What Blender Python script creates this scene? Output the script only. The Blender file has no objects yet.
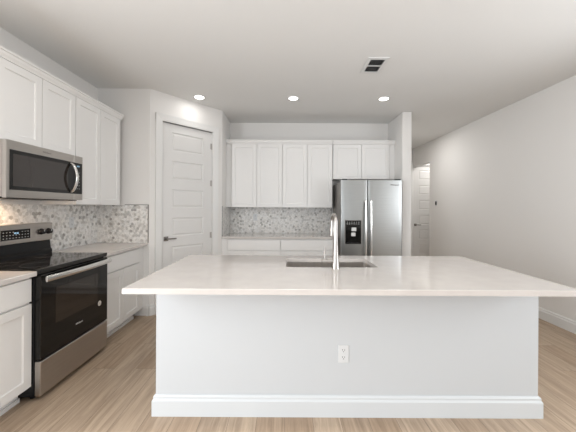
import bpy, bmesh, math, random
from mathutils import Vector, Matrix, Euler
random.seed(7)
PI = math.pi
S = bpy.context.scene
C = S.collection

# ------------------------------------------------------------------ camera
FPX = 288.65
cd = bpy.data.cameras.new('camera'); cam = bpy.data.objects.new('camera', cd); C.objects.link(cam)
cd.sensor_width = 36; cd.lens = FPX / 576 * 36
cd.shift_x = 2.13 / 576; cd.shift_y = -8.85 / 576
cd.clip_start = .05
cam.matrix_world = Matrix.Translation((0, 0, 1.371)) @ (Euler((PI/2, 0, 0)).to_matrix() @ Matrix.Rotation(.0055, 3, 'Z')).to_4x4()
S.camera = cam

# ------------------------------------------------------------------ light
WL_, WR_ = -2.37, 3.19
S.view_settings.view_transform = 'Standard'
S.view_settings.look = 'None'
S.view_settings.gamma = 1
S.view_settings.exposure = 0.86
W = bpy.data.worlds.new('sky'); S.world = W; W.use_nodes = True
W.node_tree.nodes['Background'].inputs[0].default_value = (.86, .93, 1, 1)
W.node_tree.nodes['Background'].inputs[1].default_value = .6

def area(name, loc, rot, sx, sy, power, col):
    l = bpy.data.lights.new(name, 'AREA'); l.shape = 'RECTANGLE'; l.size = sx; l.size_y = sy
    l.energy = power; l.color = col
    o = bpy.data.objects.new(name, l); o.location = loc; o.rotation_euler = rot; C.objects.link(o)
    return o
# daylight through the sliding doors behind the camera; both side lights are added fill
area('daylight_rear', (.1, -4.75, 1.25), (PI/2, 0, 0), 4.0, 2.3, 24, (.94, .975, 1))
area('added_fill_left', (WL_-.2, -.65, 1.25), (0, -PI/2, 0), 2.3, 3.3, 92, (.93, .965, 1))
area('added_fill_right', (WR_+.2, 1.2, 1.6), (0, PI/2, 0), 1.3, 1.7, 26, (.93, .965, 1))
LAMP_W = 4.5
TASK_W = 3.2

# ------------------------------------------------------------------ materials
def mat(name, col, rough=.5, metal=0, spec=.5, coat=0, noise=None, bump=None, emit=None):
    m = bpy.data.materials.new(name); m.use_nodes = True
    nt = m.node_tree; b = nt.nodes['Principled BSDF']
    b.inputs['Base Color'].default_value = (*col, 1)
    b.inputs['Roughness'].default_value = rough
    b.inputs['Metallic'].default_value = metal
    b.inputs['Specular IOR Level'].default_value = spec
    if coat: b.inputs['Coat Weight'].default_value = coat; b.inputs['Coat Roughness'].default_value = .05
    if emit:
        b.inputs['Emission Color'].default_value = (*emit[0], 1); b.inputs['Emission Strength'].default_value = emit[1]
    if noise or bump:
        tc = nt.nodes.new('ShaderNodeTexCoord')
    if noise:   # (scale vector, amount)
        mp = nt.nodes.new('ShaderNodeMapping'); mp.inputs['Scale'].default_value = noise[0]
        nt.links.new(tc.outputs['Object'], mp.inputs[0])
        n = nt.nodes.new('ShaderNodeTexNoise'); n.inputs['Scale'].default_value = 1; n.inputs['Detail'].default_value = 4
        nt.links.new(mp.outputs[0], n.inputs['Vector'])
        r = nt.nodes.new('ShaderNodeValToRGB'); a = noise[1]
        r.color_ramp.elements[0].position = .3; r.color_ramp.elements[1].position = .7
        r.color_ramp.elements[0].color = (*[c*(1-a) for c in col], 1)
        r.color_ramp.elements[1].color = (*[min(1, c*(1+a)) for c in col], 1)
        nt.links.new(n.outputs[0], r.inputs[0]); nt.links.new(r.outputs[0], b.inputs['Base Color'])
    if bump:    # (scale, strength)
        n = nt.nodes.new('ShaderNodeTexNoise'); n.inputs['Scale'].default_value = bump[0]; n.inputs['Detail'].default_value = 3
        nt.links.new(tc.outputs['Object'], n.inputs['Vector'])
        bp = nt.nodes.new('ShaderNodeBump'); bp.inputs['Strength'].default_value = bump[1]; bp.inputs['Distance'].default_value = .003
        nt.links.new(n.outputs[0], bp.inputs['Height']); nt.links.new(bp.outputs[0], b.inputs['Normal'])
    return m

M_wall = mat('wall_paint', (.79, .772, .75), .75, bump=(180, .15), spec=.25)
M_ceil = mat('ceiling_paint', (.78, .775, .76), .9, bump=(60, .35), spec=.1)
M_trim = mat('trim_paint', (.76, .755, .74), .4)
M_cab = mat('cabinet_paint', (.79, .78, .765), .38)
M_cabin = mat('cabinet_interior', (.35, .34, .33), .7)
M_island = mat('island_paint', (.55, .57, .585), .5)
M_door = mat('door_paint', (.72, .71, .695), .45)
M_quartz = mat('white_quartz', (.585, .545, .515), .12, noise=((9, 9, 9), .035), coat=.3)
M_steel = mat('stainless_steel', (.36, .365, .36), .30, 1, noise=((3, 3, 260), .06))
M_steelh = mat('stainless_steel_brushed_across', (.47, .44, .41), .30, 1, noise=((3, 3, 260), .06))
M_steelside = mat('fridge_side_grey', (.30, .285, .27), .5, .4)
M_chrome = mat('satin_chrome', (.78, .77, .75), .22, 1)
M_nickel = mat('brushed_nickel', (.46, .44, .42), .30, 1)
M_dknickel = mat('dark_nickel', (.22, .20, .185), .35, 1)
M_black = mat('black_enamel', (.008, .008, .009), .35, spec=.3)
M_bglass = mat('black_glass', (.006, .0055, .005), .06, spec=.35)
M_window = mat('oven_window_glass', (.022, .016, .012), .05, spec=.5)
M_mwglass = mat('microwave_window_glass', (.028, .022, .019), .10, spec=.6)
M_plastic = mat('white_plastic', (.66, .67, .675), .35)
M_slot = mat('dark_slot', (.006, .006, .006), .8, spec=.1)
M_grout = mat('grout', (.62, .60, .57), .8)
M_edge = mat('metal_tile_edge', (.22, .21, .20), .4, .8)
M_print = mat('silver_print', (.70, .70, .69), .4)
M_disp = mat('display_blue', (.02, .03, .05), .2, emit=((.45, .75, 1), .9))
M_paper = mat('sticker_paper', (.80, .74, .66), .6)
M_lens = mat('lamp_lens', (.9, .9, .9), .5, emit=((1, .97, .93), 4))
M_warm = mat('warm_lamp_lens', (.9, .85, .8), .5, emit=((1, .75, .5), 5))
M_louver = mat('louver_grey', (.25, .25, .25), .5)
M_vent = mat('vent_white', (.72, .72, .71), .5)

def floor_mat():
    m = bpy.data.materials.new('oak_plank_floor'); m.use_nodes = True
    nt = m.node_tree; b = nt.nodes['Principled BSDF']; N = nt.nodes.new; L = nt.links.new
    tc = N('ShaderNodeTexCoord')
    mp = N('ShaderNodeMapping'); mp.inputs['Rotation'].default_value = (0, 0, PI/2); L(tc.outputs['Object'], mp.inputs[0])
    br = N('ShaderNodeTexBrick'); br.offset = .37; br.offset_frequency = 2
    br.inputs['Scale'].default_value = 1; br.inputs['Brick Width'].default_value = 1.22; br.inputs['Row Height'].default_value = .18
    br.inputs['Mortar Size'].default_value = .0012; br.inputs['Mortar Smooth'].default_value = .1; br.inputs['Bias'].default_value = 0
    br.inputs['Color1'].default_value = (0, 0, 0, 1); br.inputs['Color2'].default_value = (1, 1, 1, 1); br.inputs['Mortar'].default_value = (.5, .5, .5, 1)
    L(mp.outputs[0], br.inputs['Vector'])
    tone = N('ShaderNodeValToRGB'); e = tone.color_ramp.elements
    e[0].position = 0; e[0].color = (.45, .325, .222, 1); e[1].position = 1; e[1].color = (.57, .44, .322, 1)
    k = e.new(.5); k.color = (.51, .39, .285, 1)
    L(br.outputs['Color'], tone.inputs[0])
    # grain along the planks (world Y), shifted per plank
    mp2 = N('ShaderNodeMapping'); mp2.inputs['Scale'].default_value = (34, 2.2, 1); L(tc.outputs['Object'], mp2.inputs[0])
    ad = N('ShaderNodeVectorMath'); ad.operation = 'MULTIPLY_ADD'; L(br.outputs['Color'], ad.inputs[0]); ad.inputs[1].default_value = (13, 7, 5); L(mp2.outputs[0], ad.inputs[2])
    n1 = N('ShaderNodeTexNoise'); n1.inputs['Scale'].default_value = 1; n1.inputs['Detail'].default_value = 6; n1.inputs['Roughness'].default_value = .65; n1.inputs['Distortion'].default_value = .6
    L(ad.outputs[0], n1.inputs['Vector'])
    r = N('ShaderNodeValToRGB'); r.color_ramp.elements[0].position = .32; r.color_ramp.elements[0].color = (.55, .52, .49, 1)
    r.color_ramp.elements[1].position = .66; r.color_ramp.elements[1].color = (1.0, 1.0, 1.0, 1); L(n1.outputs[0], r.inputs[0])
    mx = N('ShaderNodeMix'); mx.data_type = 'RGBA'; mx.blend_type = 'MULTIPLY'; mx.inputs[0].default_value = .9
    L(tone.outputs[0], mx.inputs[6]); L(r.outputs[0], mx.inputs[7])
    mo = N('ShaderNodeMix'); mo.data_type = 'RGBA'; mo.blend_type = 'MIX'; L(br.outputs['Fac'], mo.inputs[0])
    L(mx.outputs[2], mo.inputs[6]); mo.inputs[7].default_value = (.13, .10, .075, 1)
    L(mo.outputs[2], b.inputs['Base Color'])
    b.inputs['Roughness'].default_value = .42
    bp = N('ShaderNodeBump'); bp.inputs['Strength'].default_value = .15; bp.inputs['Distance'].default_value = .002
    L(n1.outputs[0], bp.inputs['Height']); L(bp.outputs[0], b.inputs['Normal'])
    return m
M_floor = floor_mat()

def tile_mat():
    m = bpy.data.materials.new('marble_hexagon_tile'); m.use_nodes = True
    nt = m.node_tree; b = nt.nodes['Principled BSDF']; N = nt.nodes.new; L = nt.links.new
    at = N('ShaderNodeAttribute'); at.attribute_name = 'tone'
    tc = N('ShaderNodeTexCoord')
    n = N('ShaderNodeTexNoise'); n.inputs['Scale'].default_value = 38; n.inputs['Detail'].default_value = 5; n.inputs['Distortion'].default_value = .6
    L(tc.outputs['Object'], n.inputs['Vector'])
    r = N('ShaderNodeValToRGB'); r.color_ramp.elements[0].position = .3; r.color_ramp.elements[0].color = (.72, .71, .70, 1)
    r.color_ramp.elements[1].position = .55; r.color_ramp.elements[1].color = (1, 1, 1, 1); L(n.outputs[0], r.inputs[0])
    mx = N('ShaderNodeMix'); mx.data_type = 'RGBA'; mx.blend_type = 'MULTIPLY'; mx.inputs[0].default_value = 1
    L(at.outputs['Color'], mx.inputs[6]); L(r.outputs[0], mx.inputs[7]); L(mx.outputs[2], b.inputs['Base Color'])
    b.inputs['Roughness'].default_value = .28
    return m
M_tile = tile_mat()

# ------------------------------------------------------------------ mesh helpers
class MB:
    def __init__(s, T=None): s.bm = bmesh.new(); s.T = T or Matrix()
    def v(s, p): return s.bm.verts.new(s.T @ Vector(p))
    def box(s, x0, y0, z0, x1, y1, z1, bev=0, seg=1, skip=()):
        x0, x1 = sorted((x0, x1)); y0, y1 = sorted((y0, y1)); z0, z1 = sorted((z0, z1))
        vs = [s.v(p) for p in [(x0,y0,z0),(x1,y0,z0),(x1,y1,z0),(x0,y1,z0),(x0,y0,z1),(x1,y0,z1),(x1,y1,z1),(x0,y1,z1)]]
        F = dict(b=(0,3,2,1), t=(4,5,6,7), f=(0,1,5,4), r=(1,2,6,5), k=(2,3,7,6), l=(3,0,4,7))
        fs = [s.bm.faces.new([vs[i] for i in q]) for n, q in F.items() if n not in skip]
        if bev:
            es = list({e for f in fs for e in f.edges})
            bmesh.ops.bevel(s.bm, geom=es, offset=bev, segments=seg, affect='EDGES', profile=.5)
        return s
    def prism(s, prof, axis_a, axis_b):
        """closed profile of 3-D points at a, swept by the vector axis_b (axis_a unused offset)"""
        o = Vector(axis_a); d = Vector(axis_b)
        a = [s.v(Vector(p) + o) for p in prof]; b = [s.v(Vector(p) + o + d) for p in prof]
        n = len(prof); s.bm.faces.new(a[::-1]); s.bm.faces.new(b)
        for i in range(n): s.bm.faces.new([a[i], a[(i+1) % n], b[(i+1) % n], b[i]])
        return s
    def lathe(s, prof, base=(0,0,0), axis='Z', n=24, cap=True):
        """prof: list of (radius, height)"""
        rings = []
        for r, h in prof:
            ring = []
            for k in range(n):
                a = 2*PI*k/n; c, q = r*math.cos(a), r*math.sin(a)
                p = {'Z': (c, q, h), 'Y': (c, h, q), 'X': (h, c, q)}[axis]
                ring.append(s.v(Vector(base) + Vector(p)))
            rings.append(ring)
        for i in range(len(rings)-1):
            for k in range(n): s.bm.faces.new([rings[i][k], rings[i][(k+1)%n], rings[i+1][(k+1)%n], rings[i+1][k]])
        if cap: s.bm.faces.new(rings[0][::-1]); s.bm.faces.new(rings[-1])
        return s
    def tube(s, pts, rad, n=14, flat=None):
        """rounded tube along points; rad scalar or list; flat=(u,ru,rv): fixed side axis u with its own radii"""
        pts = [Vector(p) for p in pts]; m = len(pts)
        if not hasattr(rad, '__len__'): rad = [rad]*m
        rings = []; up = None
        for i, p in enumerate(pts):
            t = (pts[min(i+1, m-1)] - pts[max(i-1, 0)]).normalized()
            if flat: u = Vector(flat[0])
            else:
                if up is None: up = Vector((1,0,0)) if abs(t.x) < .8 else Vector((0,1,0))
                u = up
            u = (u - t*u.dot(t)).normalized(); up = u; w = t.cross(u)
            ru, rv = (flat[1], flat[2]) if flat else (1, 1)
            rings.append([s.v(p + u*math.cos(2*PI*k/n)*rad[i]*ru + w*math.sin(2*PI*k/n)*rad[i]*rv) for k in range(n)])
        for i in range(m-1):
            for k in range(n): s.bm.faces.new([rings[i][k], rings[i][(k+1)%n], rings[i+1][(k+1)%n], rings[i+1][k]])
        s.bm.faces.new(rings[0][::-1]); s.bm.faces.new(rings[-1])
        return s
    def plate(s, w, h, t, rects, prof):
        """slab in local x 0..w, y 0..h, front at z=t; rects stacked in one column (x0,x1,y0,y1), profile [(inset,z)]"""
        x0, x1 = rects[0][0], rects[0][1]
        def q(a, b, c, d, z): s.bm.faces.new([s.v((a,c,z)), s.v((b,c,z)), s.v((b,d,z)), s.v((a,d,z))])
        q(0, x0, 0, h, t); q(x1, w, 0, h, t)
        ys = [0] + [y for r in sorted(rects, key=lambda r: r[2]) for y in (r[2], r[3])] + [h]
        for i in range(0, len(ys), 2): q(x0, x1, ys[i], ys[i+1], t)
        for (a, b, c, d) in rects:
            prev = [s.v(p) for p in [(a,c,t),(b,c,t),(b,d,t),(a,d,t)]]
            for ins, z in prof:
                cur = [s.v(p) for p in [(a+ins,c+ins,z),(b-ins,c+ins,z),(b-ins,d-ins,z),(a+ins,d-ins,z)]]
                for k in range(4): s.bm.faces.new([prev[k], prev[(k+1)%4], cur[(k+1)%4], cur[k]])
                prev = cur
            s.bm.faces.new(prev)
        for P in ([(0,0,0),(w,0,0),(w,0,t),(0,0,t)], [(0,h,t),(w,h,t),(w,h,0),(0,h,0)], [(0,0,0),(0,0,t),(0,h,t),(0,h,0)],
                  [(w,0,t),(w,0,0),(w,h,0),(w,h,t)], [(0,0,0),(0,h,0),(w,h,0),(w,0,0)]):
            s.bm.faces.new([s.v(p) for p in P])
        bmesh.ops.remove_doubles(s.bm, verts=s.bm.verts, dist=1e-5)
        return s
    def build(s, name, m, parent=None, smooth=False, kind=None):
        bmesh.ops.recalc_face_normals(s.bm, faces=s.bm.faces)
        me = bpy.data.meshes.new(name); s.bm.to_mesh(me); s.bm.free(); me.materials.append(m)
        if smooth:
            for p in me.polygons: p.use_smooth = True
            try: me.set_sharp_from_angle(angle=math.radians(40))
            except Exception: pass
        o = bpy.data.objects.new(name, me); C.objects.link(o)
        if parent is not None:
            o.parent = parent; o.matrix_parent_inverse = Matrix.Translation(-world_loc(parent))
        if kind: o['kind'] = kind
        return o
def world_loc(o):
    l = Vector(o.location)
    return l if o.parent is None else Vector((0, 0, 0)) + (world_loc(o.parent) if o.type == 'EMPTY' else world_loc(o.parent))
def frame(o, u, v, n): # local axes to world
    return Matrix(((u[0], v[0], n[0], o[0]), (u[1], v[1], n[1], o[1]), (u[2], v[2], n[2], o[2]), (0, 0, 0, 1)))
def empty(name, loc): o = bpy.data.objects.new(name, None); o.location = loc; o.empty_display_size = .1; C.objects.link(o); return o
def tag(o, label, cat, group=None):
    o['label'] = label; o['category'] = cat
    if group: o['group'] = group
    return o
# children of meshes (sub-parts) and empties: all mesh data is in world coordinates
def build(mb, name, m, parent=None, **k):
    smooth = k.pop('smooth', False)
    bm = mb
    o = MB.build(bm, name, m, None, smooth, k.get('kind'))
    if parent is not None:
        o.parent = parent
        e = parent
        while e.parent is not None: e = e.parent
        if e is parent and parent.type == 'EMPTY': o.matrix_parent_inverse = Matrix.Translation(-Vector(parent.location))
    return o
def text_mesh(name, body, size, T, m, parent, depth=.0006, bold=False):
    cu = bpy.data.curves.new(name, 'FONT'); cu.body = body; cu.size = size; cu.extrude = depth/2
    cu.align_x = 'CENTER'; cu.align_y = 'CENTER'
    t = bpy.data.objects.new('t', cu); C.objects.link(t)
    me = bpy.data.meshes.new_from_object(t.evaluated_get(bpy.context.evaluated_depsgraph_get()))
    bpy.data.objects.remove(t); me.transform(T); me.materials.clear(); me.materials.append(m)
    o = bpy.data.objects.new(name, me); C.objects.link(o); o.parent = parent
    if parent.type == 'EMPTY': o.matrix_parent_inverse = Matrix.Translation(-Vector(parent.location))
    return o
X, Y, Z = Vector((1,0,0)), Vector((0,1,0)), Vector((0,0,1))

# ------------------------------------------------------------------ dimensions
WL, WR, H, YB, YN = -2.37, 3.19, 2.8475, 5.07, -4.6     # left, right, ceiling, back, near wall
YP = 3.62; XP = -1.71                                  # return wall beside the left counter
XQ, YQ = -.985, 4.44                                   # far end of the diagonal pantry wall
YH = 7.25                                              # end of the hall
FX0, FX1, FY = 1.785, 1.932, 4.44                       # stub wall beside the fridge

# ------------------------------------------------------------------ structure
build(MB().box(WL-.15, YN-.15, -.1, 4.5, YH+.15, 0), 'floor', M_floor, kind='structure')
build(MB().box(WL-.15, YN-.15, H, 4.5, YH+.15, H+.1), 'ceiling', M_ceil, kind='structure')
OP = (-2.4, 1.1, 2.44)
b = MB().box(WL-.15, YN, 0, WL, OP[0], H); b.box(WL-.15, OP[0], OP[2], WL, OP[1], H); b.box(WL-.15, OP[1], 0, WL, YB+.12, H)
build(b, 'wall_left', M_wall, kind='structure')
def added_side_window(n, x, s):  # unseen frame added around the left opening that lets side light in
    b = MB()
    for y in (OP[0], -.68, OP[1]-.06): b.box(x+s*.04, y, 0, x+s*.10, y+.06, OP[2])
    b.box(x+s*.04, OP[0], OP[2]-.06, x+s*.10, OP[1], OP[2]); b.box(x+s*.04, OP[0], 0, x+s*.10, OP[1], .05)
    build(b, 'window_%d' % n, M_trim, kind='structure')
added_side_window(2, WL, -1)
b = MB()
for y in (.3, 1.18, 2.05): b.box(WR+.04, y, .9, WR+.09, y+.05, 2.3)
b.box(WR+.04, .3, .9, WR+.09, 2.1, .95); b.box(WR+.04, .3, 2.25, WR+.09, 2.1, 2.3)
build(b, 'window_3', M_trim, kind='structure')  # unseen right window, added to brighten the left cabinets
b = MB().box(WR, YN, 0, WR+.12, .3, H); b.box(WR, .3, 0, WR+.12, 2.1, .9); b.box(WR, .3, 2.3, WR+.12, 2.1, H); b.box(WR, 2.1, 0, WR+.12, 6.41, H); b.box(WR, 6.41, 2.40, WR+.12, YH, H)
build(b, 'wall_right', M_wall, kind='structure')
build(MB().box(XQ-.0, YB, 0, FX0, YB+.12, H), 'wall_back', M_wall, kind='structure')
build(MB().box(WL, YP, 0, XP, YP+.11, H), 'wall_return', M_wall, kind='structure')
build(MB().box(XQ-.11, YQ, 0, XQ, YB+.12, H), 'wall_pantry_side', M_wall, kind='structure')
build(MB().box(FX0, FY, 0, FX1, YH, H, bev=.008), 'wall_fridge_side', M_wall, kind='structure')
# diagonal pantry wall with its doorway
dv = Vector((XQ-XP, YQ-YP, 0)); DL = dv.length; du = dv.normalized(); dn = Vector((du.y, -du.x, 0))
TD = frame((XP, YP, 0), du, Z, dn)   # local x along the wall, y up, z out of the wall
S0, S1, DT = .160, .925, 2.478
b = MB(TD); b.box(0, 0, -.11, S0, H, 0); b.box(S1, 0, -.11, DL, H, 0); b.box(S0, DT, -.11, S1, H, 0)
build(b, 'wall_pantry', M_wall, kind='structure')
# far end wall of the hall with a door
EX0, EX1, ET = 3.20, 3.98, 2.43
b = MB().box(FX1, YH, 0, EX0, YH+.12, H); b.box(EX1, YH, 0, 4.4, YH+.12, H); b.box(EX0, YH, ET, EX1, YH+.12, H)
build(b, 'wall_hall_end', M_wall, kind='structure')
build(MB().box(4.38, 6.2, 0, 4.5, YH, H), 'wall_hall_side', M_wall, kind='structure')
build(MB().box(WR+.12, 6.2, 0, 4.38, 6.32, H), 'wall_hall_near', M_wall, kind='structure')
# near wall (behind the camera) with sliding glass doors
b = MB().box(WL, YN-.12, 0, -1.9, YN, H); b.box(2.3, YN-.12, 0, WR, YN, H); b.box(-1.9, YN-.12, 2.44, 2.3, YN, H)
build(b, 'wall_near', M_wall, kind='structure')
w = build(MB().box(-1.9, YN-.10, 0, -1.84, YN-.03, 2.44).box(2.24, YN-.10, 0, 2.3, YN-.03, 2.44).box(-1.84, YN-.10, 2.38, 2.24, YN-.03, 2.44)
      .box(-1.84, YN-.10, 0, 2.24, YN-.03, .05).box(  .16, YN-.09, .05, .24, YN-.04, 2.38), 'window_1', M_trim, kind='structure')

# baseboards
BP = [(0, 0), (.016, 0), (.016, .100), (.010, .112), (.010, .124), (.004, .135), (0, .135)]
def baseboard(name, p, q, n, m=M_trim, parent=None):
    p = Vector((*p, 0)); q = Vector((*q, 0)); n = Vector((*n, 0))
    prof = [p + n*a + Z*z for a, z in BP]
    b = MB(); b.prism(prof, (0,0,0), q-p)
    return build(b, name, m, parent, **({} if parent else {'kind': 'structure'}))
baseboard('baseboard_right', (WR, YN), (WR, 6.41), (-1, 0))
baseboard('baseboard_return', (-1.74, YP), (XP, YP), (0, -1))
nd = (dn.x, dn.y)
pa = Vector((XP, YP)) + Vector((du.x, du.y))*.0; pb = pa + Vector((du.x, du.y))*(S0-.092)
baseboard('baseboard_pantry', pa[:], pb[:], nd)
baseboard('baseboard_fridge_side', (FX1, FY), (FX1, YH), (1, 0))
baseboard('baseboard_stub_end', (FX0, FY), (FX1, FY), (0, -1))
baseboard('baseboard_hall_end', (FX1, YH), (EX0-.09, YH), (0, -1))

# ------------------------------------------------------------------ interior doors
def door(idx, T, w, h, npan, lever_left, mdark):
    """T: local x along door, y up, z out; opening 0..w"""
    g = .004
    e = build_plate(T, g, .008, w-2*g, h-.012, npan)
    o = build(e, 'door_%d' % idx, M_door, kind='structure')
    # casing
    cw = .088; c = MB(T)
    prof = [(0, .0), (0, .010), (.012, .014), (.06, .018), (cw, .022), (cw, .0)]
    for (x, sgn) in ((0, -1), (w, 1)):
        P = [Vector((x + sgn*(a+.003), 0, z)) for a, z in prof]
        if sgn > 0: P = P[::-1]
        c.prism(P, (0,0,0), (0, h+cw+.003, 0))
    P = [Vector((-cw-.003, h + a + .003, z)) for a, z in prof]
    c.prism(P, (0,0,0.0004), (w+2*cw+.006, 0, 0))
    build(c, 'casing', M_trim, o)
    j = MB(T); j.box(-.003, 0, -.11, .003, h, .0); j.box(w-.003, 0, -.11, w+.003, h, .0); j.box(0, h, -.11, w, h+.003, 0)
    j.box(.003, 0, -.075, .014, h, -.062); j.box(w-.014, 0, -.075, w-.003, h, -.062); j.box(.003, h-.014, -.075, w-.003, h, -.062)
    build(j, 'door_frame', M_trim, o)
    hx = .062 if lever_left else w-.062; d = 1 if lever_left else -1; zf = -.020
    k = MB(T); k.box(hx-.03, .915, zf, hx+.03, .975, zf+.009, bev=.002)
    hd = build(k, 'door_handle', M_dknickel, o)
    k = MB(T); k.box(hx-.011, .934, zf+.009, hx+.011, .956, zf+.045, bev=.003); k.box(hx-.011*d, .936, zf+.040, hx+.125*d, .954, zf+.052, bev=.004, seg=2)
    build(k, 'lever', M_dknickel, hd)
    xh = w-.001 if lever_left else .001
    for yy in (.22, .95, 1.72, 2.27):
        k = MB(T); k.tube([(xh-.001*d, yy-.045, zf+.004), (xh-.001*d, yy+.045, zf+.004)], .006, 8)
        k.box(xh-.030*d, yy-.042, zf+.0005, xh-.003*d, yy+.042, zf+.002)
        build(k, 'hinge', M_nickel, o)
    return o
def build_plate(T, x, y, w, h, npan):
    st = .138; top = .11; bot = .2; rail = .135
    ph = (h-top-bot-rail*(npan-1))/npan
    rects = [(st, w-st, bot+i*(ph+rail), bot+i*(ph+rail)+ph) for i in range(npan)]
    b = MB(T @ Matrix.Translation((x, y, -.058)))
    b.plate(w, h, .038, rects, [(.004, .029), (.016, .027), (.034, .035), (.036, .0355)])
    return b
door(1, TD @ Matrix.Translation((S0, 0, 0)), S1-S0, DT, 6, True, True)
door(2, frame((EX0, YH, 0), X, Z, -Y), EX1-EX0, ET, 6, True, True)
# door stop on the pantry door's head corner
# ------------------------------------------------------------------ cabinets
def shaker(T, x0, x1, y0, y1, name, parent, t=.02, fw=.058):
    w, h = x1-x0, y1-y0
    b = MB(T @ Matrix.Translation((x0, y0, 0)))
    b.plate(w, h, t, [(fw, w-fw, fw, h-fw)], [(.001, t-.004), (.006, t-.009)])
    return build(b, name, M_cab, parent)
def slab(T, x0, x1, y0, y1, name, parent, t=.02):
    b = MB(T @ Matrix.Translation((x0, y0, 0))); b.box(0, 0, 0, x1-x0, y1-y0, t, bev=.002)
    return build(b, name, M_cab, parent)
def base_cab(T, w, depth, doors, drawers, label, filler=0, cat='cabinet', group=None, top=.882):
    """T at floor, face of the box; x along run, y up, z out of the face"""
    base = T @ Vector((w/2, 0, -depth/2))
    e = tag(empty('base_cabinet', base), label, cat, group)
    b = MB(T); b.box(.0005, .10, -depth, w-.0005, top, 0); build(b, 'body', M_cab, e)
    b = MB(T); b.box(.0005, 0.001, -depth, w-.0005, .1, -.075); b.box(.0005, 0.001, -.075, w-.0005, .03, -.063); build(b, 'toe_kick', M_cab, e)
    for x0, x1 in doors: shaker(T, x0, x1, .115, .690, 'door', e)
    for x0, x1 in drawers: slab(T, x0, x1, .705, .865, 'drawer', e)
    return e
def upper_cab(T, w, depth, z0, z1, doors, label, group=None, crown=(0, 0), skirt=True):
    base = T @ Vector((w/2, z0, -depth/2))
    e = tag(empty('upper_cabinet', base), label, 'cabinet', group)
    b = MB(T); b.box(.0005, z0, -depth, w-.0005, z1, 0); build(b, 'body', M_cab, e)
    for x0, x1 in doors: shaker(T, x0, x1, z0+.003, z1-.003, 'door', e)
    # crown strip along the top
    a, c = crown
    pr = [(-.02, z1), (.022, z1), (.024, z1+.012), (.034, z1+.028), (.036, z1+.044), (.046, z1+.050), (.046, z1+.064), (-.02, z1+.064)]
    b = MB(T); b.prism([Vector((-a, y, z)) for z, y in pr], (0,0,0), (w+a+c, 0, 0))
    if c > 0.001: b.box(w+.0, z1, -depth, w+c, z1+.064, .0)
    build(b, 'crown_moulding', M_cab, e)
    return e
TL = lambda y, xf: frame((xf, y, 0), Y, Z, X)     # left run: local x = world Y, z out = +X
XF = -1.785
D1, D2 = 2.012, 2.778
base_cab(TL(D1-.61, XF), .61, 2.368+XF, [(.004, .606)], [(.004, .606)], 'white base cabinet left of the range, cropped by the picture edge')
base_cab(TL(D2, XF), .74, 2.368+XF, [(.012, .363), (.367, .718)], [(.012, .718)], 'white base cabinet between the black range and the pantry corner')
b = MB(TL(D2+.7405, XF)).box(0, .10, -.02, YP-D2-.742, .882, 0)
fl = tag(build(b, 'filler_panel', M_cab), 'narrow white filler panel where the left base cabinet meets the corner wall', 'panel')
XU = -2.045
upper_cab(TL(D1, XU), D2-D1-.002, 2.368+XU, 1.842, 2.427, [(.004, .379), (.385, .760)], 'white two-door upper cabinet directly above the microwave', crown=(.3, 0))
upper_cab(TL(D2, XU), .745, 2.368+XU, 1.385, 2.427, [(.004, .368), (.374, .741)], 'tall white upper cabinet right of the microwave, beside the corner wall', crown=(0, .03))
TB = lambda x, yf: frame((x, yf, 0), X, Z, -Y)    # back run: local x = world X, z out = -Y
YF = 4.455
base_cab(TB(-.90, YF), .82, YB-YF-.002, [(.006, .408), (.412, .814)], [(.006, .814)], 'white back-wall base cabinet nearer the pantry door', group=None)
base_cab(TB(-.08, YF), .82, YB-YF-.002, [(.006, .408), (.412, .814)], [(.006, .814)], 'white back-wall base cabinet next to the refrigerator')
tag(build(MB(TB(XQ+.001, YF)).box(0, .0, -.02, .083, .882, 0), 'filler_panel', M_cab), 'narrow white filler panel between back base cabinets and pantry side wall', 'panel')
YU = 4.745
upper_cab(TB(-.895, YU), .835, YB-YU-.002, 1.366, 2.405, [(.004, .413), (.419, .831)], 'tall white two-door upper cabinet at the pantry end of the back wall', crown=(.088, 0))
upper_cab(TB(-.06, YU), .82, YB-YU-.002, 1.366, 2.405, [(.004, .406), (.412, .816)], 'tall white two-door upper cabinet left beside the refrigerator cabinet')
upper_cab(TB(.765, YU), .935, YB-YU-.002, 1.835, 2.405, [(.012, .465), (.471, .926)], 'short white two-door upper cabinet above the refrigerator', crown=(0, .082))
tag(build(MB(TB(XQ+.001, YU)).box(0, 1.366, -.02, .087, 2.404, .0), 'filler_panel', M_cab), 'tall narrow filler panel left of the back-wall upper cabinets', 'panel')
tag(build(MB(TB(1.701, YU)).box(0, 1.835, -.02, .082, 2.404, .0), 'filler_panel', M_cab), 'short filler panel right of the cabinet above the refrigerator', 'panel')

# ------------------------------------------------------------------ worktops
def worktop(x0, y0, x1, y1, label):
    return tag(build(MB().box(x0, y0, .883, x1, y1, .915, bev=.0025), 'countertop', M_quartz), label, 'countertop')
worktop(WL+.002, D1-.61, -1.728, D1-.003, 'white quartz countertop piece left of the black range')
worktop(WL+.002, D2+.003, -1.728, YP-.002, 'white quartz countertop piece between range and corner wall')
worktop(XQ+.002, 4.42, .795, YB-.002, 'white quartz countertop along the back wall beside the refrigerator')

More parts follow.
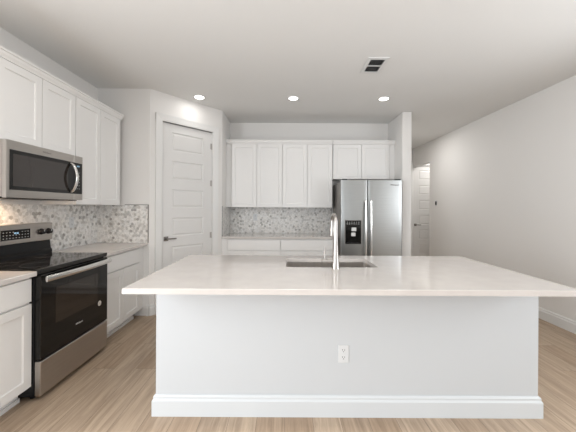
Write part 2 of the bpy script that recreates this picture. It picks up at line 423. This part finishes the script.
# ------------------------------------------------------------------ hexagon mosaic backsplashes
def mosaic(name, T, w, h, label, x_off=0):
    """T: local x along the wall, y up, z out"""
    e = tag(empty(name, T @ Vector((w/2, 0, 0))), label, 'backsplash')
    build(MB(T).box(0, 0, .0005, w, h, .005), 'grout_bed', M_grout, e)
    b = MB(T); bm = b.bm; lay = bm.loops.layers.float_color.new('tone')
    r = .0195; rg = r - .0008; dx = r*math.sqrt(3); dy = r*1.5
    def clip(poly, ax, lim, sign):
        out = []
        for i in range(len(poly)):
            p, q = poly[i], poly[(i+1) % len(poly)]
            ip, iq = sign*(p[ax]-lim) <= 0, sign*(q[ax]-lim) <= 0
            if ip: out.append(p)
            if ip != iq:
                t = (lim-p[ax])/(q[ax]-p[ax]); out.append((p[0]+t*(q[0]-p[0]), p[1]+t*(q[1]-p[1])))
        return out
    row = 0; y = 0
    while y < h + r:
        x = (row % 2)*dx/2 + x_off
        while x < w + r:
            poly = [(x+rg*math.sin(PI/3*k), y+rg*math.cos(PI/3*k)) for k in range(6)]
            for a in ((0, 0, -1), (0, w, 1), (1, 0, -1), (1, h, 1)):
                poly = clip(poly, *a) if len(poly) > 2 else poly
            if len(poly) > 2:
                ar = abs(sum(poly[i][0]*poly[(i+1)%len(poly)][1]-poly[(i+1)%len(poly)][0]*poly[i][1] for i in range(len(poly))))/2
                if ar > 2e-5:
                    u = random.random()
                    if u < .07: g = random.uniform(.40, .50)
                    elif u < .25: g = random.uniform(.58, .68)
                    else: g = random.uniform(.76, .87)
                    wv = random.uniform(.0, .03)
                    f = bm.faces.new([b.v((p[0], p[1], .008)) for p in poly])
                    for l in f.loops: l[lay] = (g+wv*.5, g-.006, g-.02-wv*.6, 1)
                    ex = bmesh.ops.extrude_face_region(bm, geom=[f])
                    tv = [q for q in ex['geom'] if isinstance(q, bmesh.types.BMVert)]
                    nrm = (T.to_3x3() @ Vector((0,0,1)))
                    for q in f.verts: pass
                    bmesh.ops.translate(bm, verts=tv, vec=nrm*-.0028)
            x += dx
        y += dy; row += 1
    build(b, 'hexagon_tiles', M_tile, e)
    return e
m1 = mosaic('backsplash', frame((WL, D1-.61, .916), Y, Z, X), YP-D1+.61-.009, .467, 'grey-white marble hexagon backsplash on the left wall behind the range')
m2 = mosaic('backsplash', frame((WL+.009, YP, .916), X, Z, -Y), XP-WL-.026, .470, 'small marble hexagon backsplash return on the corner wall by the pantry')
b = MB(frame((WL+.009, YP, .916), X, Z, -Y)); wr = XP-WL-.026
b.box(wr, 0, .0, wr+.008, .478, .011); b.box(XU-WL+.02, .4705, .0, wr, .478, .011); build(b, 'edge_trim', M_edge, m2)
m3 = mosaic('backsplash', frame((XQ+.012, YB-.003, .916), X, Z, -Y), .795-XQ-.012, .449, 'marble hexagon backsplash along the back wall beside the refrigerator')
b = MB(frame((.795, YB-.001, .916), X, Z, -Y)); b.box(0, 0, 0, .008, .449, .011); build(b, 'edge_trim', M_edge, m3)
m4 = mosaic('backsplash', frame((XQ, 4.455, .916), Y, Z, X), YB-4.455-.009, .467, 'narrow marble hexagon backsplash on the pantry side wall, seen edge-on')
b = MB(frame((XQ, 4.447, .916), Y, Z, X)); b.box(0, 0, 0, .008, .467, .011); build(b, 'edge_trim', M_edge, m4)

# ------------------------------------------------------------------ outlets and switch
def outlet(T, label):
    e = tag(empty('outlet', T @ Vector((0, 0, 0))), label, 'outlet')
    b = MB(T); b.box(-.035, -.058, .0, .035, .058, .005, bev=.002); p = build(b, 'cover_plate', M_plastic, e)
    for s in (-1, 1):
        b = MB(T); b.box(-.016, s*.0235-.0165, .005, .016, s*.0235+.0165, .0065, bev=.001); r = build(b, 'receptacle', M_plastic, e)
        b = MB(T); b.box(-.008, s*.0235-.001, .0065, -.0055, s*.0235+.009, .0069); b.box(.0055, s*.0235-.001, .0065, .008, s*.0235+.008, .0069)
        b.lathe([(.0028, .0065), (.0028, .0069)], (0, s*.0235-.008, 0), n=8); build(b, 'slot', M_slot, r)
    return e
PD = 1.902
op = outlet(frame((.384, PD, .408), X, Z, -Y), 'white wall outlet on the front of the island')
outlet(frame((-.535, YB-.0083, 1.19), X, Z, -Y), 'white outlet on the back-wall tile, nearer the pantry')
outlet(frame((WL+.0083, 3.18, 1.19), Y, Z, X), 'white outlet on the left-wall tile right of the range')
e = tag(empty('wall_control', (WR, 6.12, 1.47)), 'small dark wall control with white plate on the right wall near the far door', 'wall control')
TR = frame((WR, 6.12, 1.47), Y, Z, -X)
build(MB(TR).box(-.035, -.058, 0, .035, .058, .005, bev=.002), 'cover_plate', M_plastic, e)
build(MB(TR).box(-.022, -.036, .005, .022, .040, .016, bev=.004), 'dark_face', M_slot, e)

# ------------------------------------------------------------------ island
PL, PR, YBI = -.850, 1.668, 2.66
e = tag(empty('island', ((PL+PR)/2, (PD+YBI)/2, 0)), 'large white panelled kitchen island in the foreground', 'island')
b = MB(); b.box(PL, PD, 0, PR, PD+.02, .883); b.box(PL, PD+.02, 0, PL+.02, YBI, .883); b.box(PR-.02, PD+.02, 0, PR, YBI, .883)
b.box(PL+.02, YBI-.02, .1, PR-.02, YBI, .883); b.box(PL+.02, YBI-.10, 0, PR-.02, YBI-.08, .1)
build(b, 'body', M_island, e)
def island_base():
    b = MB(); bp = [(a*1.2, z) for a, z in BP]
    loops = []
    for a, z in bp:
        loops.append([b.v((PL-a, YBI, z)), b.v((PL-a, PD-a, z)), b.v((PR+a, PD-a, z)), b.v((PR+a, YBI, z))])
    for i in range(len(loops)-1):
        for k in range(3): b.bm.faces.new([loops[i][k], loops[i][k+1], loops[i+1][k+1], loops[i+1][k]])
    b.bm.faces.new([l[0] for l in loops]); b.bm.faces.new([l[3] for l in loops][::-1])
    return b
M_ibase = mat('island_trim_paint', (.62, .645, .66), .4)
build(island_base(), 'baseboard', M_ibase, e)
TI = frame((PR-.02, YBI, 0), -X, Z, Y); wi = (PR-PL-.04)
for k in range(5):
    a, c = k*wi/5+.003, (k+1)*wi/5-.003
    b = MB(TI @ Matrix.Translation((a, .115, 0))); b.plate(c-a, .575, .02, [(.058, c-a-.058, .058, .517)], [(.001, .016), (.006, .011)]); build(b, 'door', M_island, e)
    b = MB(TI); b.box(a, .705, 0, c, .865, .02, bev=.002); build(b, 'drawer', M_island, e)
# island worktop with sink cut-out
def ring_slab(x0, y0, x1, y1, a0, b0, a1, b1, z0, z1, rc=.02):
    b = MB(); bm = b.bm
    inner = []
    for cx, cy, s in ((a1-rc, b1-rc, 0), (a0+rc, b1-rc, 1), (a0+rc, b0+rc, 2), (a1-rc, b0+rc, 3)):
        for k in range(5):
            t = PI/2*(s + k/4); inner.append((cx+rc*math.cos(t), cy+rc*math.sin(t)))
    outer = [(x1, y1), (x0, y1), (x0, y0), (x1, y0)]; be = .0025
    rings = {}
    for z, key, off in ((z1, 't', be), (z1-be, 't2', 0), (z0, 'b', 0)):
        rings[key] = [b.v((x - off*(1 if x > 0 else -1), y - off*(1 if y == y1 else -1), z)) for x, y in outer]
    it = [b.v((*p, z1)) for p in inner]; ib = [b.v((*p, z0)) for p in inner]
    for k in range(4):
        for A, B in (('t', 't2'), ('t2', 'b')):
            bm.faces.new([rings[A][k], rings[A][(k+1)%4], rings[B][(k+1)%4], rings[B][k]])
    n = len(it)
    for k in range(n): bm.faces.new([it[k], it[(k+1)%n], ib[(k+1)%n], ib[k]])
    for O, I in ((rings['t'], it), (rings['b'], ib)):
        for s in range(4):
            seg = I[s*5:s*5+5]
            for k in range(4): bm.faces.new([O[s], seg[k], seg[k+1]])
            bm.faces.new([O[s], seg[4], I[(s*5+5) % n], O[(s+1) % 4]])
    return b
CX0, CX1, CY0, CY1 = -.909, 1.658, 1.603, 2.735
SK = (.003, 2.20, .708, 2.575)
tag(build(ring_slab(CX0, CY0, CX1, CY1, *SK[:2], *SK[2:], .883, .915), 'countertop', M_quartz),
    'wide white quartz island countertop with the sink cut into it', 'countertop')
# sink
e = tag(empty('sink', ((SK[0]+SK[2])/2, (SK[1]+SK[3])/2, .66)), 'undermount stainless steel sink set in the island countertop', 'sink')
def basin():
    b = MB(); bm = b.bm
    def loop(ex, rc, z):
        a0, b0, a1, b1 = SK[0]-ex, SK[1]-ex, SK[2]+ex, SK[3]+ex; L = []
        for cx, cy, s in ((a1-rc, b1-rc, 0), (a0+rc, b1-rc, 1), (a0+rc, b0+rc, 2), (a1-rc, b0+rc, 3)):
            for k in range(5):
                t = PI/2*(s+k/4); L.append(b.v((cx+rc*math.cos(t), cy+rc*math.sin(t), z)))
        return L
    Ls = [loop(.02, .03, .8825), loop(.002, .02, .8825), loop(.0, .02, .70), loop(-.012, .03, .672), loop(-.05, .04, .665)]
    Lo = [loop(.02, .03, .8805), loop(.006, .02, .878), loop(.004, .02, .695), loop(-.008, .03, .665), loop(-.05, .04, .66)]
    for LL in (Ls, Lo):
        for i in range(len(LL)-1):
            n = len(LL[i])
            for k in range(n): bm.faces.new([LL[i][k], LL[i][(k+1)%n], LL[i+1][(k+1)%n], LL[i+1][k]])
    n = len(Ls[0])
    for k in range(n): bm.faces.new([Ls[0][k], Ls[0][(k+1)%n], Lo[0][(k+1)%n], Lo[0][k]])
    bm.faces.new(Ls[-1]); bm.faces.new(Lo[-1])
    return b
M_sink = mat('sink_steel', (.62, .59, .56), .33, 1, noise=((200, 3, 3), .05))
build(basin(), 'basin', M_sink, e)
build(MB().lathe([(.045, .6655), (.045, .668), (.038, .668), (.03, .666)], (.355, 2.39, 0)), 'drain', M_chrome, e, smooth=True)
# faucet
FXc, FYc = .372, 2.150
e = tag(empty('faucet', (FXc, FYc, .915)), 'tall brushed nickel gooseneck faucet with side lever at the island sink', 'faucet')
build(MB().lathe([(.029, .9152), (.029, .922), (.0265, .926), (.0235, .97), (.019, 1.06), (.0145, 1.18)], (FXc, FYc, 0), n=28), 'body', M_nickel, e, smooth=True)
dr = Vector((.0, 1, 0)).normalized(); pts = []; R_ = .088; zc = 1.262
pts += [(FXc, FYc, 1.18), (FXc, FYc, 1.23)]
for k in range(0, 15):
    a = PI*k/14; q = Vector((FXc, FYc, zc)) + dr*(R_*(1-math.cos(a))) + Z*(R_*.62*math.sin(a)); pts.append(tuple(q))
endp = Vector(pts[-1]); pts.append((endp.x, endp.y, endp.z-.045))
build(MB().tube(pts, [.0145]*2+[.0135]*15+[.0135], 16), 'spout', M_nickel, e, smooth=True)
build(MB().lathe([(.0145, 0), (.016, -.01), (.0175, -.075), (.0155, -.082), (.012, -.084)], (endp.x, endp.y, endp.z-.045), n=20), 'spray_head', M_nickel, e, smooth=True)
hb = build(MB().lathe([(.0135, .0), (.0135, -.05), (.0165, -.052), (.0165, -.088), (.013, -.092)], (FXc-.012, FYc, .972), axis='X', n=20), 'handle', M_nickel, e, smooth=True)
build(MB().tube([(FXc-.080, FYc, .984), (FXc-.080, FYc-.002, 1.02), (FXc-.081, FYc-.006, 1.075)], [.0075, .006, .0065], 12), 'lever', M_nickel, hb, smooth=True)

# ------------------------------------------------------------------ range
Y0, Y1 = D1+.002, D2-.002
e = tag(empty('range', (-2.03, (Y0+Y1)/2, 0)), 'stainless and black electric range between the left base cabinets', 'range')
build(MB().box(-2.352, Y0, .035, -1.752, Y1, .895), 'body', M_black, e)
for yy in (Y0+.05, Y1-.05):
    for xx in (-1.80, -2.30): build(MB().lathe([(.018, .0), (.018, .035)], (xx, yy, 0), n=12), 'foot', M_black, e)
ct = build(MB().box(-2.30, Y0-.002, .893, -1.716, Y1+.002, .925, bev=.004, seg=2), 'cooktop', M_bglass, e)
M_ring = mat('burner_print', (.10, .10, .105), .2)
for (xx, yy, rr) in ((-1.88, 2.19, .105), (-1.88, 2.60, .085), (-2.13, 2.19, .08), (-2.13, 2.60, .105)):
    build(MB().lathe([(rr, .9251), (rr, .9256), (rr-.004, .9256), (rr-.004, .9251)], (xx, yy, 0), n=40, cap=False), 'burner_ring', M_ring, ct)
od = build(MB().box(-1.750, Y0+.004, .287, -1.709, Y1-.004, .884, bev=.004), 'oven_door', M_bglass, e)
build(MB().box(-1.709, 2.150, .50, -1.7078, 2.625, .765), 'window', M_window, od)
h = MB(); n = 16; pp = []
for k in range(n+1):
    t = k/n; pp.append((-1.675 + .022*(1-(2*t-1)**2), Y0+.012+(Y1-Y0-.024)*t, .856))
h.tube(pp, 1, 12, flat=(Z, .021, .009))
for yy in (Y0+.055, Y1-.055): h.box(-1.709, yy-.012, .842, -1.668, yy+.012, .870)
build(h, 'handle', M_chrome, od, smooth=True)
TRg = frame((-1.7088, (Y0+Y1)/2, .405), Y, Z, X)
text_mesh('brand_mark', 'Whirlpool', .019, TRg, M_print, od)
st = MB(frame((-1.7088, 2.655, .478), Y, Z, X)); st.lathe([(.023, 0), (.023, .0006)], n=28); st = build(st, 'sticker', M_paper, od)
st['label'] = 'round pale sticker'
b = MB(frame((-1.7081, 2.655, .478), Y, Z, X)); b.lathe([(.016, 0), (.016, .0004), (.0135, .0004), (.0135, 0)], n=24, cap=False); b.box(-.004, -.008, 0, .004, .008, .0004); build(b, 'sticker_print', M_edge, st)
build(MB().box(-1.752, Y0+.004, .035, -1.709, Y1-.004, .277, bev=.004), 'storage_drawer', M_steelh, e)
# back guard: black lower riser and stainless control panel
build(MB().prism([Vector((-2.352, Y0, .925)), Vector((-2.242, Y0, .925)), Vector((-2.242, Y0, .958)), Vector((-2.255, Y0, .972)), Vector((-2.264, Y0, 1.052)), Vector((-2.352, Y0, 1.052))], (0,0,0), (0, Y1-Y0-.004, 0)), 'riser', M_black, e)
bg = build(MB().box(-2.352, Y0, 1.052, -2.242, Y1, 1.212, bev=.005, seg=2), 'control_panel', M_steelh, e)
dp = build(MB().box(-2.2425, 2.27, 1.088, -2.240, 2.532, 1.172), 'display', M_bglass, bg)
T_ = frame((-2.2398, 2.40, 1.142), Y, Z, X)
text_mesh('clock', '10:45', .020, T_, M_disp, dp)
b = MB(frame((-2.2398, 2.40, 1.13), Y, Z, X))
for i in range(9):
    for j in range(3):
        xx = -.115+.0275*i; yy = -.028+.024*j
        if abs(xx) < .03 and j > 1: continue
        b.box(xx, yy, 0, xx+.009, yy+.004, .0003)
build(b, 'key_print', M_print, dp)
for yy in (2.06, 2.14, 2.645, 2.725):
    k = build(MB().lathe([(.028, 0), (.028, .006), (.023, .010), (.021, .030), (.018, .032)], (-2.242, yy, 1.135), axis='X', n=24), 'knob', M_black, bg, smooth=True)
    build(MB().box(-2.211, yy-.003, 1.137, -2.209, yy+.003, 1.153), 'pointer', M_print, k)

# ------------------------------------------------------------------ microwave
Z0, Z1, XM = 1.421, 1.838, -1.955
e = tag(empty('microwave', (-2.16, (Y0+Y1)/2, Z0)), 'stainless over-the-range microwave with black window under the cabinet', 'microwave')
build(MB().box(-2.36, Y0, Z0+.014, XM-.03, Y1, Z1), 'body', M_steelh, e)
b = MB(); b.box(-2.36, Y0+.01, Z0, XM-.05, Y1-.01, Z0+.014); ub = build(b, 'underside', M_black, e)
YS = 2.662
dr_ = build(MB().box(XM-.03, Y0, Z0+.006, XM, YS-.001, Z1, bev=.003), 'door', M_steelh, e)
cp = build(MB().box(XM-.03, YS+.001, Z0+.006, XM, Y1, Z1, bev=.003), 'control_strip', M_steelh, e)
build(MB().box(XM, Y0+.026, 1.484, XM+.0016, YS-.001, 1.772), 'window_surround', M_bglass, dr_)
build(MB().box(XM+.0016, Y0+.05, 1.512, XM+.0026, YS-.075, 1.744), 'window', M_mwglass, dr_)
kp = build(MB().box(XM, YS+.001, 1.484, XM+.0016, Y1-.012, 1.772), 'keypad', M_bglass, cp)
b = MB(frame((XM+.0018, 2.706, 1.53), Y, Z, X))
for i in range(3):
    for j in range(6): b.box(-.022+.02*i, .03*j, 0, -.016+.02*i, .03*j+.004, .0003)
build(b, 'key_print', M_print, kp)
text_mesh('clock', '10:45', .014, frame((XM+.0018, 2.712, 1.742), Y, Z, X), M_disp, kp)
h = MB(); pp = []
for k in range(17):
    t = k/16; pp.append((XM+.012+.046*math.sin(PI*t)**.8 if 0 < t < 1 else XM+.004, 2.625, 1.498+.262*t))
h.tube(pp, 1, 12, flat=(Y, .016, .0065)); build(h, 'handle', M_chrome, dr_, smooth=True)
text_mesh('brand_mark', 'Whirlpool', .020, frame((XM+.0004, 2.36, 1.804), Y, Z, X), M_edge, dr_)
b = MB()
for k in range(14): b.box(-2.02, Y0+.06+k*.045, Z0-.0015, XM-.055, Y0+.09+k*.045, Z0)
build(b, 'grease_vent', M_edge, ub)
tl = build(MB().box(-2.26, 2.10, Z0-.004, -2.20, 2.22, Z0), 'task_lamp', M_warm, ub)
area('task_light', (-2.23, 2.16, Z0-.008), (0, 0, 0), .06, .12, TASK_W, (1, .72, .48))

# ------------------------------------------------------------------ refrigerator
RX0, RX1, RY = .818, 1.738, 4.292
e = tag(empty('refrigerator', ((RX0+RX1)/2, 4.65, 0)), 'stainless side-by-side refrigerator with black ice dispenser in back corner', 'refrigerator')
build(MB().box(RX0+.004, RY+.075, .02, RX1-.004, 5.03, 1.752, bev=.004), 'body', M_steelside, e)
build(MB().box(RX0+.01, RY+.05, .015, RX1-.01, RY+.075, .10), 'base_grille', M_black, e)
for xx in (RX0+.06, RX1-.06):
    build(MB().box(xx-.04, RY+.03, 1.782, xx+.04, RY+.14, 1.800, bev=.004), 'hinge_cover', M_black, e)
SPL = 1.220
def fdoor(x0, x1, hole=None):
    b = MB(); prof = []
    rr = .016
    for cx, s in ((x0+rr, 0), (x1-rr, 1)):
        for k in range(6):
            a = PI + PI/2*(k/5) if s == 0 else PI*1.5 + PI/2*(k/5)
            prof.append((cx+rr*math.cos(a), RY+rr+rr*math.sin(a)))
    # gentle crown across the front
    m = []
    mid = (x0+x1)/2
    for k in range(1, 8):
        xx = x0+rr + (x1-x0-2*rr)*k/8; m.append((xx, RY - .0025*math.sin(PI*k/8)))
    prof = prof[:6] + m + prof[6:] + [(x1, RY+.07), (x0, RY+.07)]
    b.prism([Vector((x, y, .11)) for x, y in prof], (0,0,0), (0,0,1.67))
    return b
dl = build(fdoor(RX0, SPL-.003), 'freezer_door', M_steel, e, smooth=True)
dr2 = build(fdoor(SPL+.003, RX1), 'fridge_door', M_steel, e, smooth=True)
def fridge_handle(x, par):
    h = MB(); pp = []
    for k in range(21):
        t = k/20; pp.append((x, RY-.032-.026*math.sin(PI*t), .42+1.055*t))
    h.tube(pp, 1, 12, flat=(X, .0155, .008))
    for z in (.435, 1.46): h.box(x-.011, RY-.034, z-.014, x+.011, RY-.0, z+.014, bev=.003)
    return build(h, 'handle', M_chrome, par, smooth=True)
fridge_handle(SPL-.038, dl); fridge_handle(SPL+.040, dr2)
dx0, dx1, dz0, dz1 = .884, 1.118, .832, 1.178
b = MB(); f = RY-.005
b.box(dx0-.008, f-.002, dz0-.008, dx1+.008, f+.012, dz1+.008, bev=.003)
ds = build(b, 'dispenser', M_steelside, dl)
build(MB().box(dx0, f-.0035, 1.095, dx1, f+.002, dz1), 'control_panel', M_bglass, ds)
b = MB()   # recess: frame and cavity
b.box(dx0, f-.003, dz0, dx0+.022, f+.002, 1.095); b.box(dx1-.022, f-.003, dz0, dx1, f+.002, 1.095); b.box(dx0+.022, f-.0026, dz0, dx1-.022, f+.002, 1.095)
build(b, 'recess', M_bglass, ds)
build(MB().box(dx0+.02, f-.03, dz0+.004, dx1-.02, f-.003, dz0+.020, bev=.003), 'drip_tray', M_black, ds)
build(MB().box(.975, f-.016, 1.020, 1.045, f-.003, 1.075, bev=.004), 'ice_chute', M_print, ds)
build(MB().box(.970, f-.012, .945, 1.035, f-.003, 1.000, bev=.004), 'paddle', M_print, ds)
b = MB()
for i in range(6): b.box(dx0+.02+i*.034, f-.0038, 1.125, dx0+.038+i*.034, f-.0035, 1.131); b.box(dx0+.024+i*.034, f-.0038, 1.150, dx0+.034+i*.034, f-.0035, 1.158)
build(b, 'key_print', M_print, ds)
text_mesh('brand_mark', 'Whirlpool', .030, frame((1.615, RY-.004, 1.710), X, Z, -Y) , M_edge, dr2, depth=.004)

# ------------------------------------------------------------------ ceiling lights and vent
for i, (x, y, lb) in enumerate([(-1.172, 3.88, 'round recessed ceiling light over the pantry door side'),
                                (.092, 3.90, 'round recessed ceiling light in the middle of the row'),
                                (1.315, 3.90, 'round recessed ceiling light nearest the refrigerator side'),
                                (2.36, 5.70, 'added unseen ceiling light in the hall behind the refrigerator wall'),  # hall and alcove lamps are added out of view to brighten the far end
                                (3.85, 6.85, 'added unseen ceiling light in the alcove by the far door'),
                                (-1.17, 1.20, 'added unseen ceiling light above the range side of the kitchen front'),  # front row is added out of view to lift floor and ceiling brightness
                                (.09, 1.20, 'added unseen ceiling light above the middle of the kitchen front'),
                                (1.31, 1.20, 'added unseen ceiling light above the right of the kitchen front')]):
    e = tag(empty('ceiling_light', (x, y, H)), lb, 'ceiling light', 'recessed ceiling lights')
    build(MB().lathe([(.086, H-.0005), (.086, H-.005), (.080, H-.008), (.060, H-.008), (.060, H-.0005)], (x, y, 0), n=36), 'trim_ring', M_vent, e, smooth=True)
    build(MB().lathe([(.060, H-.0045), (.060, H-.0095)], (x, y, 0), n=36), 'lens', M_lens, e)
    l = bpy.data.lights.new('downlight', 'AREA'); l.shape = 'DISK'; l.size = .11; l.energy = LAMP_W*(.14 if 3 < y < 5 else (1.2 if y > 5 else .85)); l.color = (1, .985, .96)
    lo = bpy.data.objects.new('downlight', l); lo.location = (x, y, H-.02); C.objects.link(lo)
e = tag(empty('ceiling_vent', (.905, 2.99, H)), 'white rectangular ceiling air vent with dark slots', 'vent')
vx0, vx1, vy0, vy1 = .838, .980, 2.865, 3.125
b = MB(); m_ = .035; zt = H-.0005; zb = H-.009
b.box(vx0-m_, vy0-m_, zb, vx0, vy1+m_, zt); b.box(vx1, vy0-m_, zb, vx1+m_, vy1+m_, zt); b.box(vx0, vy0-m_, zb, vx1, vy0, zt); b.box(vx0, vy1, zb, vx1, vy1+m_, zt)
b.box(vx0, (vy0+vy1)/2-.006, zb, vx1, (vy0+vy1)/2+.006, zt)
build(b, 'frame', M_vent, e)
build(MB().box(vx0, vy0, H-.0015, vx1, vy1, H-.0005), 'backing', M_slot, e)
for k in range(6):
    x = vx0+.022+k*(vx1-vx0-.03)/5.2
    b = MB(); b.prism([Vector((x-.002, vy0, zb)), Vector((x+.0005, vy0, zb)), Vector((x+.002, vy0, zt-.001)), Vector((x+.0, vy0, zt-.001))], (0,0,0), (0, vy1-vy0, 0))
    build(b, 'louver', M_louver, e)
